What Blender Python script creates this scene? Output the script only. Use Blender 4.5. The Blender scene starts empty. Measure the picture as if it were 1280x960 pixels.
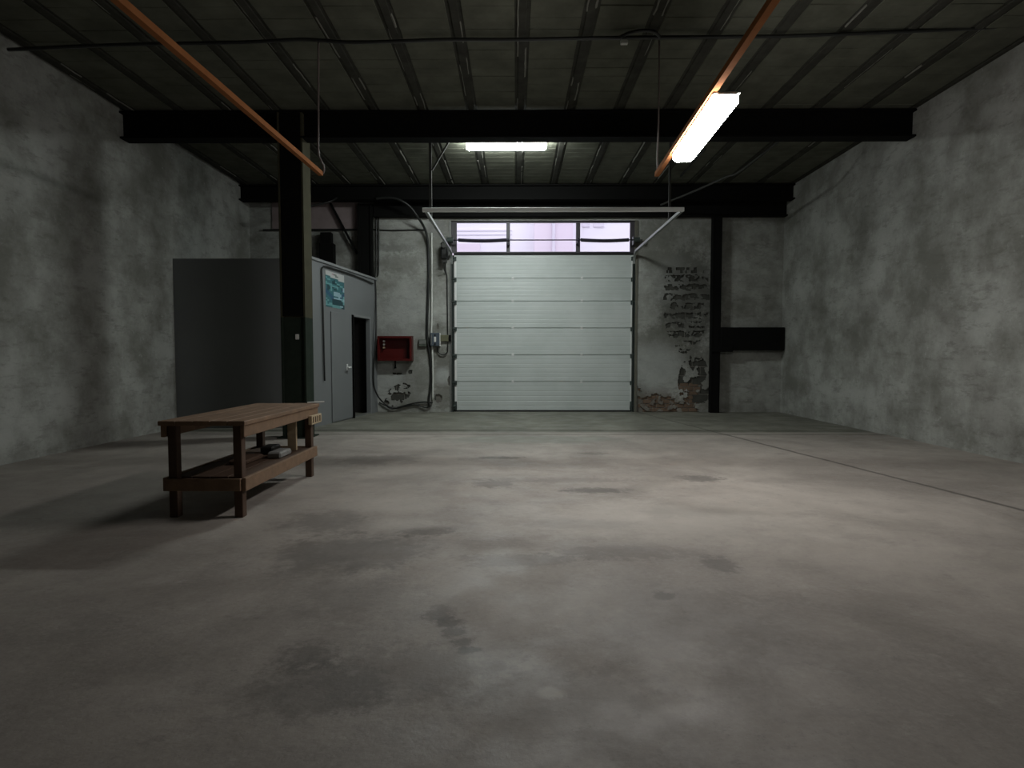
import bpy, math, random
from mathutils import Vector, Matrix, Euler, noise
random.seed(7)
SC = bpy.context.scene
COL = SC.collection
# ---------------------------------------------------------------- camera
F = 725.0
cam_d = bpy.data.cameras.new('camera'); cam = bpy.data.objects.new('camera', cam_d); COL.objects.link(cam)
cam_d.sensor_fit = 'HORIZONTAL'; cam_d.sensor_width = 36; cam_d.lens = 36 * F / 1280; cam_d.clip_start = .05
CAMH = 1.4
cam.location = (0, 0, CAMH)
cam.rotation_euler = (math.radians(90 - 2.76), 0, math.atan(5 / F))
SC.camera = cam
ROT = Euler(cam.rotation_euler).to_matrix()
# ---------------------------------------------------------------- sky, exposure
w = bpy.data.worlds.new('sky'); SC.world = w; w.use_nodes = True
bg = w.node_tree.nodes['Background']; bg.inputs[0].default_value = (.90, .88, 1.0, 1); bg.inputs[1].default_value = 2.0
SC.view_settings.view_transform = 'Standard'; SC.view_settings.look = 'None'
SC.view_settings.exposure = 0.0; SC.view_settings.gamma = 1.0
LAMP_BACK = 140.0
LAMP_RAIL = 80.0

def at(px, py, Y):
    d = ROT @ Vector(((px - 640) / F, (480 - py) / F, -1))
    t = Y / d.y
    return Vector((d.x * t, Y, CAMH + d.z * t))
def atz(px, py, z):
    d = ROT @ Vector(((px - 640) / F, (480 - py) / F, -1))
    t = (z - CAMH) / d.z
    return Vector((d.x * t, d.y * t, z))

# ---------------------------------------------------------------- materials
def srgb(r, g, b):
    f = lambda c: (c / 255) / 12.92 if c <= 10 else ((c / 255 + .055) / 1.055) ** 2.4
    return (f(r), f(g), f(b), 1)
class NT:
    def __init__(s, name):
        s.m = bpy.data.materials.new(name); s.m.use_nodes = True
        s.t = s.m.node_tree; s.n = s.t.nodes; s.p = s.n['Principled BSDF']; s.out = s.n['Material Output']
    def add(s, typ, **kw):
        n = s.n.new(typ)
        for k, v in kw.items(): setattr(n, k, v)
        return n
    def link(s, a, b): s.t.links.new(a, b)
    def pos(s):
        if not hasattr(s, '_pos'): s._pos = s.add('ShaderNodeNewGeometry').outputs['Position']
        return s._pos
    def noise(s, scale, detail=4, rough=.55, stretch=None, dist=0, offs=None):
        v = s.pos()
        if stretch or offs:
            mp = s.add('ShaderNodeMapping'); mp.inputs['Scale'].default_value = stretch or (1, 1, 1)
            if offs: mp.inputs['Location'].default_value = offs
            s.link(v, mp.inputs[0]); v = mp.outputs[0]
        n = s.add('ShaderNodeTexNoise'); n.inputs['Scale'].default_value = scale
        n.inputs['Detail'].default_value = detail; n.inputs['Roughness'].default_value = rough
        n.inputs['Distortion'].default_value = dist
        s.link(v, n.inputs['Vector']); return n.outputs['Fac']
    def ramp(s, fac, a, b, lo=0., hi=1.):
        r = s.add('ShaderNodeMapRange'); r.interpolation_type = 'SMOOTHSTEP'
        r.inputs[1].default_value = a; r.inputs[2].default_value = b; r.inputs[3].default_value = lo; r.inputs[4].default_value = hi
        s.link(fac, r.inputs[0]); return r.outputs[0]
    def math(s, op, a, b=None):
        n = s.add('ShaderNodeMath', operation=op)
        for i, v in enumerate((a, b)):
            if v is None: continue
            if isinstance(v, (int, float)): n.inputs[i].default_value = v
            else: s.link(v, n.inputs[i])
        return n.outputs[0]
    def mix(s, fac, a, b):
        n = s.add('ShaderNodeMix', data_type='RGBA')
        for sock, v in ((n.inputs[0], fac), (n.inputs[6], a), (n.inputs[7], b)):
            if isinstance(v, (int, float)): sock.default_value = v
            elif isinstance(v, tuple): sock.default_value = v if len(v) == 4 else (*v, 1)
            else: s.link(v, sock)
        return n.outputs[2]
    def bump(s, h, strength=.3, dist=.01):
        b = s.add('ShaderNodeBump'); b.inputs['Strength'].default_value = strength; b.inputs['Distance'].default_value = dist
        s.link(h, b.inputs['Height']); s.link(b.outputs[0], s.p.inputs['Normal'])
    def ellipse(s, axes, c, r, edge=.35, warp=.35, wscale=2.5):
        """soft ragged blotch: centre c, radii r in the two world axes; warped by noise"""
        sep = s.add('ShaderNodeSeparateXYZ'); s.link(s.pos(), sep.inputs[0])
        ds = []
        for ax, cc, rr in zip(axes, c, r):
            d = s.math('DIVIDE', s.math('SUBTRACT', sep.outputs[ax], cc), rr)
            ds.append(s.math('MULTIPLY', d, d))
        dist = s.math('SQRT', s.math('ADD', ds[0], ds[1]))
        if not hasattr(s, '_wz'):
            a_ = s.math('SUBTRACT', s.noise(2.6, 3, .6, offs=(1.3, 7.7, 2.1)), .5); b_ = s.math('SUBTRACT', s.noise(11, 9, .74, offs=(5.3, 1.7, 6.1)), .5)
            s._wz = (s.math('ADD', s.math('MULTIPLY', a_, 3.2), s.math('MULTIPLY', b_, 4.2)), s.math('ADD', s.math('MULTIPLY', a_, 1.2), s.math('MULTIPLY', b_, 6.0)))
        dist = s.math('ADD', dist, s.math('MULTIPLY', s._wz[0 if min(r) > .25 else 1], warp))
        return s.ramp(dist, 1 + edge, 1 - edge)
def simple(name, col, rough=.6, metal=0, var=.25, scale=12, bump=.15, spec=.5):
    t = NT(name)
    n = t.noise(scale, 5, .6)
    c2 = tuple(min(1, c * (1 + var)) for c in col[:3]) + (1,); c1 = tuple(c * (1 - var) for c in col[:3]) + (1,)
    t.link(t.mix(n, c1, c2), t.p.inputs['Base Color'])
    t.p.inputs['Roughness'].default_value = rough; t.p.inputs['Metallic'].default_value = metal; t.p.inputs['Specular IOR Level'].default_value = spec
    if bump: t.bump(t.noise(scale * 5, 3), bump, .004)
    return t.m
def emit(name, col, strength):
    t = NT(name); t.p.inputs['Base Color'].default_value = (.9, .9, .9, 1)
    t.p.inputs['Emission Color'].default_value = (*col, 1); t.p.inputs['Emission Strength'].default_value = strength
    return t.m

def floor_mat():
    t = NT('concrete_floor')
    base = t.mix(t.ramp(t.noise(.55, 8, .66, dist=.6), .3, .7), (.235, .21, .188), (.40, .362, .325))
    base = t.mix(t.ramp(t.noise(1.9, 9, .76, (1, 1.5, 1)), .48, .70, 0, .5), base, (.20, .182, .168))
    base = t.mix(t.ramp(t.noise(4.1, 10, .8, (1, 1.3, 1), offs=(4, 9, 0)), .52, .70, 0, .45), base, (.45, .42, .385))
    base = t.mix(t.ramp(t.noise(7, 12, .82, offs=(14, 3, 0)), .53, .66, 0, .42), base, (.15, .135, .125))
    base = t.mix(t.ramp(t.noise(28, 6, .8, offs=(2, 2, 2)), .42, .62, 0, .16), base, (.5, .46, .42))
    base = t.mix(t.ramp(t.noise(55, 4, .7), .58, .72, 0, .35), base, (.13, .12, .11))
    D = (.11, .10, .092)
    spots = [(549, 768, .07, .1, .5), (560, 778, .07, .06, .55), (570, 790, .07, .05, .5), (579, 802, .05, .05, .5), (586, 813, .05, .035, .6), (385, 820, .14, .12, .45), (395, 860, .3, .2, .35),
             (460, 745, .35, .35, .25), (500, 840, .45, .25, .28), (535, 664, .22, .12, .5), (440, 690, .45, .35, .4), (622, 572, .28, .09, .6),
             (617, 605, .2, .18, .45), (700, 600, .9, .12, .25), (744, 613, .32, .12, .6), (735, 655, .5, .12, .35),
             (860, 640, .4, .16, .3), (875, 598, .22, .16, .55), (742, 567, .2, .1, .4), (790, 690, .5, .16, .35), (900, 705, .1, .16, .5),
             (640, 700, .4, .12, .3), (415, 650, .35, .35, .35), (470, 575, .55, .35, .35), (830, 745, .06, .05, .5), (712, 880, .4, .3, .2),
             (870, 780, .5, .4, .22)]
    for px, py, rx, ry, k in spots:
        p = atz(px, py, 0)
        base = t.mix(t.math('MULTIPLY', t.ellipse((0, 1), (p.x, p.y), (rx, ry), .42, .6), min(1, k * 1.25)), base, D)
    for px, py, rx, ry, k in [(830, 650, 1.1, .6, .45), (500, 630, .5, .3, .35), (690, 866, .05, .04, .5), (505, 655, .3, .15, .4), (600, 735, .5, .3, .2), (700, 760, .4, .25, .2)]:
        p = atz(px, py, 0)
        base = t.mix(t.math('MULTIPLY', t.ellipse((0, 1), (p.x, p.y), (rx, ry), .6, .4), k), base, (.52, .485, .44))
    # greener old concrete towards the door, and a ragged patch in front of it
    sep = t.add('ShaderNodeSeparateXYZ'); t.link(t.pos(), sep.inputs[0])
    far = t.ramp(sep.outputs[1], 10.45, 10.75)
    green = t.mix(t.ramp(t.noise(1.3, 6, .65), .35, .7), (.125, .127, .103), (.215, .215, .178))
    base = t.mix(t.math('MULTIPLY', far, .9), base, green)
    p = atz(665, 549, 0)
    base = t.mix(t.math('MULTIPLY', t.ellipse((0, 1), (p.x, p.y), (1.5, .45), .25, .35), .7), base, (.23, .235, .205))
    # dirt packed along the joint strip and along the crack
    yy = t.math('ADD', sep.outputs[1], t.math('MULTIPLY', t.math('SUBTRACT', t.noise(2.0, 6, .7), .5), .12))
    for y0, k in ((10.33, .55), (10.83, .6)):
        d = t.math('ABSOLUTE', t.math('SUBTRACT', yy, y0))
        base = t.mix(t.ramp(d, .02, .11, k, 0), base, (.07, .068, .055))
    ca, cb = atz(800, 516, 0), atz(910, 544, 0); sl = (cb.x - ca.x) / (cb.y - ca.y)
    ln = t.math('SUBTRACT', t.math('SUBTRACT', sep.outputs[0], ca.x), t.math('MULTIPLY', t.math('SUBTRACT', sep.outputs[1], ca.y), sl))
    ln = t.math('ABSOLUTE', t.math('ADD', ln, t.math('MULTIPLY', t.math('SUBTRACT', t.noise(3, 5, .7), .5), .06)))
    base = t.mix(t.ramp(ln, .01, .05, .75, 0), base, (.05, .045, .04))
    t.link(base, t.p.inputs['Base Color'])
    t.link(t.ramp(t.noise(2.2, 5), .3, .7, .42, .72), t.p.inputs['Roughness'])
    t.p.inputs['Specular IOR Level'].default_value = .35
    t.bump(t.noise(26, 8, .7), .25, .01)
    return t.m

def plaster_mat(name='old_plaster'):
    t = NT(name)
    base = t.mix(t.ramp(t.noise(.9, 8, .68), .33, .67), (.19, .192, .17), (.42, .43, .405))
    base = t.mix(t.ramp(t.noise(2.3, 9, .75, (1, 1, 3.2), offs=(7, 0, 3)), .5, .68, 0, .55), base, (.15, .15, .13))
    base = t.mix(t.ramp(t.noise(3.5, 8, .72, (1, 1, 2.2)), .56, .74, 0, .6), base, (.13, .13, .11))
    base = t.mix(t.ramp(t.noise(9, 6, .7, offs=(3, 2, 8)), .6, .72, 0, .4), base, (.52, .53, .51))
    for px, py, rx, ry, k, c in [(862, 375, .66, 1.35, .85, (.085, .085, .075)), (828, 425, .6, .3, .6, (.12, .12, .1)), (815, 300, .5, .5, .5, (.14, .14, .12)), (820, 500, .55, .3, .7, (.12, .095, .075)), (500, 330, .6, .25, .5, (.15, .15, .13)), (490, 310, .5, .1, .5, (.1, .1, .09)), (835, 440, .7, .55, .4, (.15, .15, .13)),
                              (552, 450, .22, .26, .85, (.16, .16, .14)), (553, 492, .24, .42, .6, (.15, .145, .12)),
                              (522, 480, .5, .55, .35, (.2, .2, .18)), (880, 475, .25, .9, .45, (.16, .16, .14)),
                              (815, 320, .5, .12, .5, (.15, .15, .13)), (505, 300, .7, .35, .3, (.2, .2, .18)), (545, 285, .3, .2, .35, (.2, .19, .2)),
                              (425, 305, .6, .3, .4, (.14, .14, .13)), (850, 300, .9, .7, .35, (.17, .17, .15)),
                              (505, 470, .25, .2, .1, (.2, .2, .2)), (495, 465, .16, .05, .7, (.12, .12, .1)), (830, 510, 1.0, .35, .5, (.19, .165, .14))]:
        p = at(px, py, 14.5)
        base = t.mix(t.math('MULTIPLY', t.ellipse((0, 2), (p.x, p.z), (rx, ry), .45, .45), k), base, c)
    for px, py, rx, ry, k in [(820, 460, .65, .6, .5), (500, 400, .6, .7, .35), (485, 470, .35, .35, .5), (835, 350, .5, .5, .2), (553, 470, .16, .2, .6)]:
        p = at(px, py, 14.5)
        base = t.mix(t.math('MULTIPLY', t.ellipse((0, 2), (p.x, p.z), (rx, ry), .5, .3), k), base, (.46, .48, .47))
    t.link(base, t.p.inputs['Base Color']); t.p.inputs['Roughness'].default_value = .85
    t.bump(t.noise(14, 8, .72), .5, .02)
    return t.m

M = {}
M['floor'] = floor_mat(); M['plaster'] = plaster_mat()
M['black_steel'] = simple('black_steel', (.006, .006, .0057), .85, 0, .35)
M['black_steel'].node_tree.nodes['Principled BSDF'].inputs['Specular IOR Level'].default_value = .12
M['dark_steel'] = simple('dark_steel', (.045, .046, .042), .55, .2)
M['mid_steel'] = simple('grey_steel', (.20, .205, .195), .5, .3)
M['galv'] = simple('galvanised_steel', (.86, .90, .88), .4, 0, .05)
M['track'] = simple('track_steel', (.30, .32, .31), .45, .4, .2)
M['dark_track'] = simple('dark_track', (.05, .065, .06), .5, .2)
M['brown_jamb'] = simple('brown_grey_jamb', (.13, .125, .10), .7)
M['block'] = simple('ceiling_block_grey', (.105, .108, .085), .95, 0, .55, 2.5, .4, .08)
M['joist'] = simple('joist_concrete', (.05, .05, .042), .95, 0, .6, 5, .4, .08)
M['mortar'] = simple('pale_mortar', (.20, .20, .175), .95, 0, .3, 12, .1, .08)
M['slab'] = simple('ceiling_slab', (.08, .08, .07), .9)
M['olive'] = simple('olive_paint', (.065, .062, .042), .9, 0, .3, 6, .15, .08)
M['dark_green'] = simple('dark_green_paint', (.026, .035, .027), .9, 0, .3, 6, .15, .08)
M['office'] = simple('pale_blue_grey_paint', (.185, .196, .202), .55, 0, .07, 2, .05)
M['office_trim'] = simple('office_trim', (.23, .24, .245), .5, 0, .1)
M['inside_dark'] = simple('unlit_interior', (.05, .05, .05), .9)  # dark colour stands in for the shade inside the office
M['cable'] = simple('black_rubber', (.014, .015, .014), .45, 0, .3, 12, 0)
M['grey_pipe'] = simple('pale_grey_pipe', (.62, .63, .59), .6, 0, .2)
M['orange_wood'] = simple('orange_brown_rail', (.33, .135, .055), .95, 0, .25, 9, .1, .04)
M['brown_cord'] = simple('brown_cord', (.16, .13, .12), .6, 0, .2)
M['white_metal'] = simple('white_enamel', (.75, .76, .75), .35, 0, .04, 6, 0)
M['red'] = simple('red_enamel', (.085, .006, .005), .42, 0, .25, 5, .05)
M['white_plastic'] = simple('white_plastic', (.75, .75, .72), .4, 0, .05, 6, 0)
M['panel'] = None
M['seal'] = simple('black_seal', (.012, .012, .012), .8)
M['blue_grey'] = simple('blue_grey_plastic', (.075, .095, .12), .45, 0, .1)
M['box_green'] = simple('grey_green_box', (.075, .09, .07), .6)
M['box_olive'] = simple('olive_box', (.12, .12, .07), .6)
M['window_frame'] = simple('dark_violet_frame', (.055, .05, .058), .5, 0, .15)
M['wood'] = simple('worn_wood', (.20, .125, .075), .75, 0, .5, 9, .4)
M['wood_pale'] = simple('pale_wood', (.42, .33, .21), .75, 0, .35, 14, .4)
M['wood_dark'] = simple('dark_wood', (.075, .042, .025), .75, 0, .4, 9, .4)
M['brick_brown'] = simple('brown_brick', (.17, .115, .08), .9, 0, .5, 7, .5)
M['brick_dark'] = simple('sooty_block', (.055, .055, .047), .9, 0, .5, 7, .5)
M['mortar_dark'] = simple('old_mortar', (.17, .16, .14), .95, 0, .4, 8, .5)
M['pinkish'] = simple('stained_board', (.26, .21, .21), .8, 0, .3, 3)
M['facade'] = simple('pale_lilac_render', (.82, .80, .85), .9, 0, .03, .6, 0)
M['facade_pink'] = simple('pale_pink_render', (.76, .68, .75), .9, 0, .04, .8, 0)
M['facade_grey'] = simple('pale_grey_trim', (.70, .67, .74), .9, 0, .04, .8, 0)
M['asphalt'] = simple('asphalt', (.12, .12, .12), .9)
M['spring'] = simple('spring_steel', (.03, .026, .04), .5, .2)
M['bag'] = simple('grey_clutter', (.22, .22, .21), .8, 0, .4)
def panel_mat():
    t = NT('white_door_skin')
    t.link(t.mix(t.ramp(t.noise(1.1, 5), .3, .7), (.50, .545, .53), (.57, .61, .60)), t.p.inputs['Base Color'])
    t.p.inputs['Roughness'].default_value = .38
    t.bump(t.noise(60, 3, .6, (1, 1, 4)), .08, .004)
    return t.m
M['panel'] = panel_mat()
def glass_mat():
    t = NT('window_glass'); tr = t.add('ShaderNodeBsdfTransparent'); tr.inputs[0].default_value = (.95, .95, .97, 1)
    gl = t.add('ShaderNodeBsdfGlossy'); gl.inputs['Roughness'].default_value = .35
    fr = t.add('ShaderNodeFresnel'); fr.inputs[0].default_value = 1.2
    mx = t.add('ShaderNodeMixShader'); t.link(fr.outputs[0], mx.inputs[0]); t.link(tr.outputs[0], mx.inputs[1]); t.link(gl.outputs[0], mx.inputs[2])
    t.link(mx.outputs[0], t.out.inputs['Surface']); return t.m
M['glass'] = glass_mat()
M['lamp_back'] = emit('lit_diffuser_cool', (.93, 1.0, .97), LAMP_BACK)
M['lamp_rail'] = emit('lit_diffuser_white', (1.0, .965, .93), LAMP_RAIL)

# ---------------------------------------------------------------- mesh helpers
class MB:
    def __init__(s): s.v = []; s.f = []
    def box(s, a, b, mat=None, ch=0):
        x0, y0, z0 = (min(a[i], b[i]) for i in range(3)); x1, y1, z1 = (max(a[i], b[i]) for i in range(3))
        n = len(s.v)
        if ch:   # every edge chamfered (convex shape with 24 vertices)
            pts = []
            for sx in (0, 1):
                for sy in (0, 1):
                    for sz in (0, 1):
                        c = ((x0, x1)[sx], (y0, y1)[sy], (z0, z1)[sz]); d = (ch * (1 - 2 * sx), ch * (1 - 2 * sy), ch * (1 - 2 * sz))
                        pts += [(c[0] + d[0], c[1] + d[1], c[2]), (c[0] + d[0], c[1], c[2] + d[2]), (c[0], c[1] + d[1], c[2] + d[2])]
            idx = lambda i, j, k, w: (i * 4 + j * 2 + k) * 3 + w
            F_ = []
            for k in (0, 1): F_.append([idx(0, 0, k, 0), idx(1, 0, k, 0), idx(1, 1, k, 0), idx(0, 1, k, 0)][::(1 if k else -1)])
            for j in (0, 1): F_.append([idx(0, j, 0, 1), idx(1, j, 0, 1), idx(1, j, 1, 1), idx(0, j, 1, 1)][::(-1 if j else 1)])
            for i in (0, 1): F_.append([idx(i, 0, 0, 2), idx(i, 1, 0, 2), idx(i, 1, 1, 2), idx(i, 0, 1, 2)][::(1 if i else -1)])
            for j in (0, 1):
                for k in (0, 1):
                    q = [idx(0, j, k, 0), idx(1, j, k, 0), idx(1, j, k, 1), idx(0, j, k, 1)]; F_.append(q[::(-1 if j == k else 1)][::-1])
            for i in (0, 1):
                for k in (0, 1):
                    q = [idx(i, 0, k, 0), idx(i, 1, k, 0), idx(i, 1, k, 2), idx(i, 0, k, 2)]; F_.append(q[::(1 if i == k else -1)][::-1])
            for i in (0, 1):
                for j in (0, 1):
                    q = [idx(i, j, 0, 1), idx(i, j, 1, 1), idx(i, j, 1, 2), idx(i, j, 0, 2)]; F_.append(q[::(-1 if i == j else 1)][::-1])
            for i in (0, 1):
                for j in (0, 1):
                    for k in (0, 1):
                        b_ = (i * 4 + j * 2 + k) * 3; F_.append([b_, b_ + 1, b_ + 2][::(1 if (i + j + k) % 2 else -1)])
            s.v += pts; s.f += [[n + q for q in f] for f in F_]
        else:
            s.v += [(x0, y0, z0), (x1, y0, z0), (x1, y1, z0), (x0, y1, z0), (x0, y0, z1), (x1, y0, z1), (x1, y1, z1), (x0, y1, z1)]
            s.f += [[n + i for i in f] for f in ((0, 3, 2, 1), (4, 5, 6, 7), (0, 1, 5, 4), (1, 2, 6, 5), (2, 3, 7, 6), (3, 0, 4, 7))]
        if mat is not None:
            for i in range(n, len(s.v)): s.v[i] = tuple(mat @ Vector(s.v[i]))
        return s
    def bar(s, p, q, wd, ht):
        p, q = Vector(p), Vector(q); d = (q - p); L = d.length; y = d.normalized()
        up = Vector((0, 0, 1)) if abs(y.z) < .95 else Vector((0, 1, 0))
        x = y.cross(up).normalized(); z = x.cross(y)
        mt = Matrix(((x.x, y.x, z.x, p.x), (x.y, y.y, z.y, p.y), (x.z, y.z, z.z, p.z), (0, 0, 0, 1)))
        return s.box((-wd / 2, 0, -ht / 2), (wd / 2, L, ht / 2), mt)
    def tube(s, pts, r, n=8, cap=True):
        pts = [Vector(p) for p in pts]; base = len(s.v); N = len(pts); prev = None
        for i, p in enumerate(pts):
            d = (pts[min(i + 1, N - 1)] - pts[max(i - 1, 0)]).normalized()
            if prev is None:
                u = d.cross(Vector((0, 0, 1)) if abs(d.z) < .9 else Vector((0, 1, 0))).normalized()
            else:
                u = (prev - d * prev.dot(d)).normalized()
            prev = u; w_ = d.cross(u)
            for k in range(n):
                a = 2 * math.pi * k / n; s.v.append(tuple(p + (u * math.cos(a) + w_ * math.sin(a)) * r))
        for i in range(N - 1):
            for k in range(n):
                a = base + i * n + k; b = base + i * n + (k + 1) % n
                s.f.append([a, b, b + n, a + n])
        if cap:
            s.f.append([base + k for k in range(n)][::-1]); s.f.append([base + (N - 1) * n + k for k in range(n)])
        return s
    def prism(s, prof, axis, a, b, mat=None):
        """closed 2-D profile extruded along axis (0 x: prof=(y,z); 1 y: prof=(x,z); 2 z: prof=(x,y))"""
        n = len(s.v); k = len(prof)
        for t in (a, b):
            for (u, w_) in prof:
                s.v.append({0: (t, u, w_), 1: (u, t, w_), 2: (u, w_, t)}[axis])
        for i in range(k):
            j = (i + 1) % k; s.f.append([n + i, n + j, n + k + j, n + k + i])
        s.f.append([n + i for i in range(k)][::-1]); s.f.append([n + k + i for i in range(k)])
        if mat is not None:
            for i in range(n, len(s.v)): s.v[i] = tuple(mat @ Vector(s.v[i]))
        return s
    def build(s, name, m, parent=None, smooth=False, fix=True):
        me = bpy.data.meshes.new(name); me.from_pydata(s.v, [], s.f); me.validate()
        if fix:
            import bmesh
            bm = bmesh.new(); bm.from_mesh(me); bmesh.ops.recalc_face_normals(bm, faces=bm.faces); bm.to_mesh(me); bm.free()
        if smooth:
            for p in me.polygons: p.use_smooth = True
        me.materials.append(M[m] if isinstance(m, str) else m)
        o = bpy.data.objects.new(name, me); COL.objects.link(o)
        if parent is not None:
            o.parent = parent; o.matrix_parent_inverse = parent.matrix_world.inverted() if False else Matrix.Translation(-Vector(parent.location)) if not any(parent.rotation_euler) else (Matrix.Translation(parent.location) @ parent.rotation_euler.to_matrix().to_4x4()).inverted()
        return o
def tag(o, label=None, cat=None, group=None, kind=None):
    if label: o['label'] = label
    if cat: o['category'] = cat
    if group: o['group'] = group
    if kind: o['kind'] = kind
    return o
def empty(name, loc, label=None, cat=None, group=None, kind=None):
    o = bpy.data.objects.new(name, None); COL.objects.link(o); o.location = loc; o.empty_display_size = .1
    return tag(o, label, cat, group, kind)
def place_copy(src, name, loc, parent):
    o = src.copy(); o.name = name; COL.objects.link(o); o.parent = parent
    o.matrix_parent_inverse = Matrix.Translation(-Vector(parent.location)); o.location = loc; return o
def smoothpts(pts, n=6):
    P = [Vector(p) for p in pts]; P = [P[0] * 2 - P[1]] + P + [P[-1] * 2 - P[-2]]; out = []
    for i in range(1, len(P) - 2):
        for k in range(n):
            t = k / n
            out.append(.5 * ((2 * P[i]) + (P[i + 1] - P[i - 1]) * t + (2 * P[i - 1] - 5 * P[i] + 4 * P[i + 1] - P[i + 2]) * t * t + (3 * P[i] - P[i - 1] - 3 * P[i + 1] + P[i + 2]) * t ** 3))
    out.append(P[-2]); return out
def cable(name, pts, r, mat, label, cat='cable', group=None, n=6):
    o = MB().tube(smoothpts(pts, 7), r, n).build(name, mat, smooth=True); return tag(o, label, cat, group)

WY = 14.5            # inner face of the back wall
H = 5.5              # ceiling
X0, X1 = -6.6, 6.6
YB = -6.0
# ================================================================ SETTING
# ---- floor: slabs parted by a sunk joint strip and a crack
fl = empty('floor', (0, 0, 0), 'worn grey concrete floor with dark stains, greener near the loading door', 'floor', kind='structure')
YS0, YS1 = atz(640, 542, 0).y, atz(640, 537.5, 0).y
MB().box((X0, YB, -.2), (X1, YS0 - .015, 0)).build('concrete_slab', 'floor', fl)
MB().box((X0, YS0, -.2), (X1, YS1 - .015, -.004)).build('concrete_slab', 'floor', fl)
ca, cb = atz(800, 516, 0), atz(910, 544, 0)
def cx(y): return ca.x + (cb.x - ca.x) * (y - ca.y) / (cb.y - ca.y)
def quad_slab(xa0, xb0, xa1, xb1, y0, y1, z1):
    b = MB(); b.v = [(xa0, y0, -.2), (xb0, y0, -.2), (xb1, y1, -.2), (xa1, y1, -.2), (xa0, y0, z1), (xb0, y0, z1), (xb1, y1, z1), (xa1, y1, z1)]
    b.f = [[0, 3, 2, 1], [4, 5, 6, 7], [0, 1, 5, 4], [1, 2, 6, 5], [2, 3, 7, 6], [3, 0, 4, 7]]; return b
quad_slab(X0, cx(YS1) - .012, X0, cx(WY) - .012, YS1, WY + .3, 0).build('concrete_slab', 'floor', fl)
quad_slab(cx(YS1) + .012, X1, cx(WY) + .012, X1, YS1, WY + .3, -.004).build('concrete_slab', 'floor', fl)
MB().box((X0, YB, -.35), (X1, WY + .3, -.21)).build('joint_bed', 'slab', fl)

# ---- back wall: plaster skin with broken-out patches over blocks and bricks
def P2(px, py): p = at(px, py, WY); return p.x, p.z
DX0, _ = P2(563, 400); DX1, _ = P2(795.5, 400); _, DZ1 = P2(680, 276)
wb = empty('wall_back', (0, WY, 0), 'pale peeling plaster wall around the loading door with exposed dark blocks', 'wall', kind='structure')
def fbm(x, z, s, o=0): return noise.fractal(Vector((x * s, z * s, o)), 1.0, 2.0, 4)
ax, az = P2(858, 372); bx0, bz1 = P2(797, 484); bx1, _ = P2(868, 484); ccx, ccz = P2(868, 478); dx, dz = P2(497, 494)
def hole(x, z):
    # A: rows of broken blocks
    e = ((x - ax) / .52) ** 2 + ((z - az) / 1.25) ** 2
    if e < 1.25:
        row = (z / .23) % 1.0
        if .13 + .14 * fbm(x, z, 9, 2) < row < .80 + .16 * fbm(x, z, 8, 6) and fbm(x, z * 1.0, 6.5, 3.1) + (1 - e) * .32 > .13: return True
    # B: bricks at the foot of the wall
    if bx0 < x < bx1 + .25 and z < bz1 - .1 + .22 * fbm(x, 0, 2.2, 7) + .16 * fbm(x, z, 7, 1) - .42 * max(0, (x - bx0 - .45)) and fbm(x, z, 5.5, 31) > -.24: return True
    # C: big dark flakes by the right column
    e = ((x - ccx) / .36) ** 2 + ((z - ccz) / .6) ** 2
    if e < 1.3 and fbm(x, z, 3.6, 11) + (1 - e) * .35 > .05: return True
    px, pz = P2(877, 497)
    if ((x - px) / .2) ** 2 + ((z - pz) / .16) ** 2 + fbm(x, z, 6, 4) * .8 < 1: return True
    # D: flake low on the left
    u, v = (x - dx) * .8 + (z - dz) * .6, -(x - dx) * .6 + (z - dz) * .8
    e = (u / .34) ** 2 + (v / .2) ** 2
    if e < 1.4 and fbm(x, z, 6.5, 21) + (1 - e) * .35 > .08: return True
    for (qx, qy, rx, rz) in ((497, 467, .13, .03), (513, 465, .06, .05), (547, 408, .04, .06), (562, 476, .05, .12), (548, 498, .09, .1), (870, 455, .1, .05)):
        a, b = P2(qx, qy)
        if ((x - a) / rx) ** 2 + ((z - b) / rz) ** 2 + fbm(x, z, 9, 4) * .9 < 1: return True
    return False
def lines(lo, hi, fine):
    out = [lo]
    while out[-1] < hi - .03:
        out.append(out[-1] + (.017 if any(a_ <= out[-1] < b2 for a_, b2 in fine) else .07))
    out[-1] = hi; return out
XL = lines(X0, DX0 - .01, [(-3.5, -1.5)]) + lines(DX1 + .01, X1, [(2.9, 5.1)]); ZL = lines(0, H, [(-1, 3.45)])
ZC = min(range(len(ZL)), key=lambda k: abs(ZL[k] - DZ1)); ZL[ZC] = DZ1 + .005
sk = MB(); vid = {}; brk = XL.index(DX1 + .01)
def vv(i, k):
    if (i, k) not in vid:
        x, z = XL[i], ZL[k]; inner = 0 < i < len(XL) - 1 and i not in (brk, brk - 1) and 0 < k < len(ZL) - 1 and k != ZC
        jx, jz = (.007 * noise.noise(Vector((x * 47, z * 47, o_))) for o_ in (0, 9))
        vid[(i, k)] = len(sk.v); sk.v.append((x + (jx if inner else 0), WY - .004 + .007 * fbm(x, z, 1.1, 5), z + (jz if inner else 0)))
    return vid[(i, k)]
for i in range(len(XL) - 1):
    x = (XL[i] + XL[i + 1]) / 2
    for k in range(len(ZL) - 1):
        z = (ZL[k] + ZL[k + 1]) / 2
        if i == brk - 1 and k < ZC: continue
        if -4 < x < 5.3 and z < 3.6 and hole(x, z): continue
        sk.f.append([vv(i, k), vv(i + 1, k), vv(i + 1, k + 1), vv(i, k + 1)])
ps = sk.build('plaster_skin', 'plaster', wb, fix=False)
sm = ps.modifiers.new('thickness', 'SOLIDIFY'); sm.thickness = .022; sm.offset = -1
b = MB(); TH = .3
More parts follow.
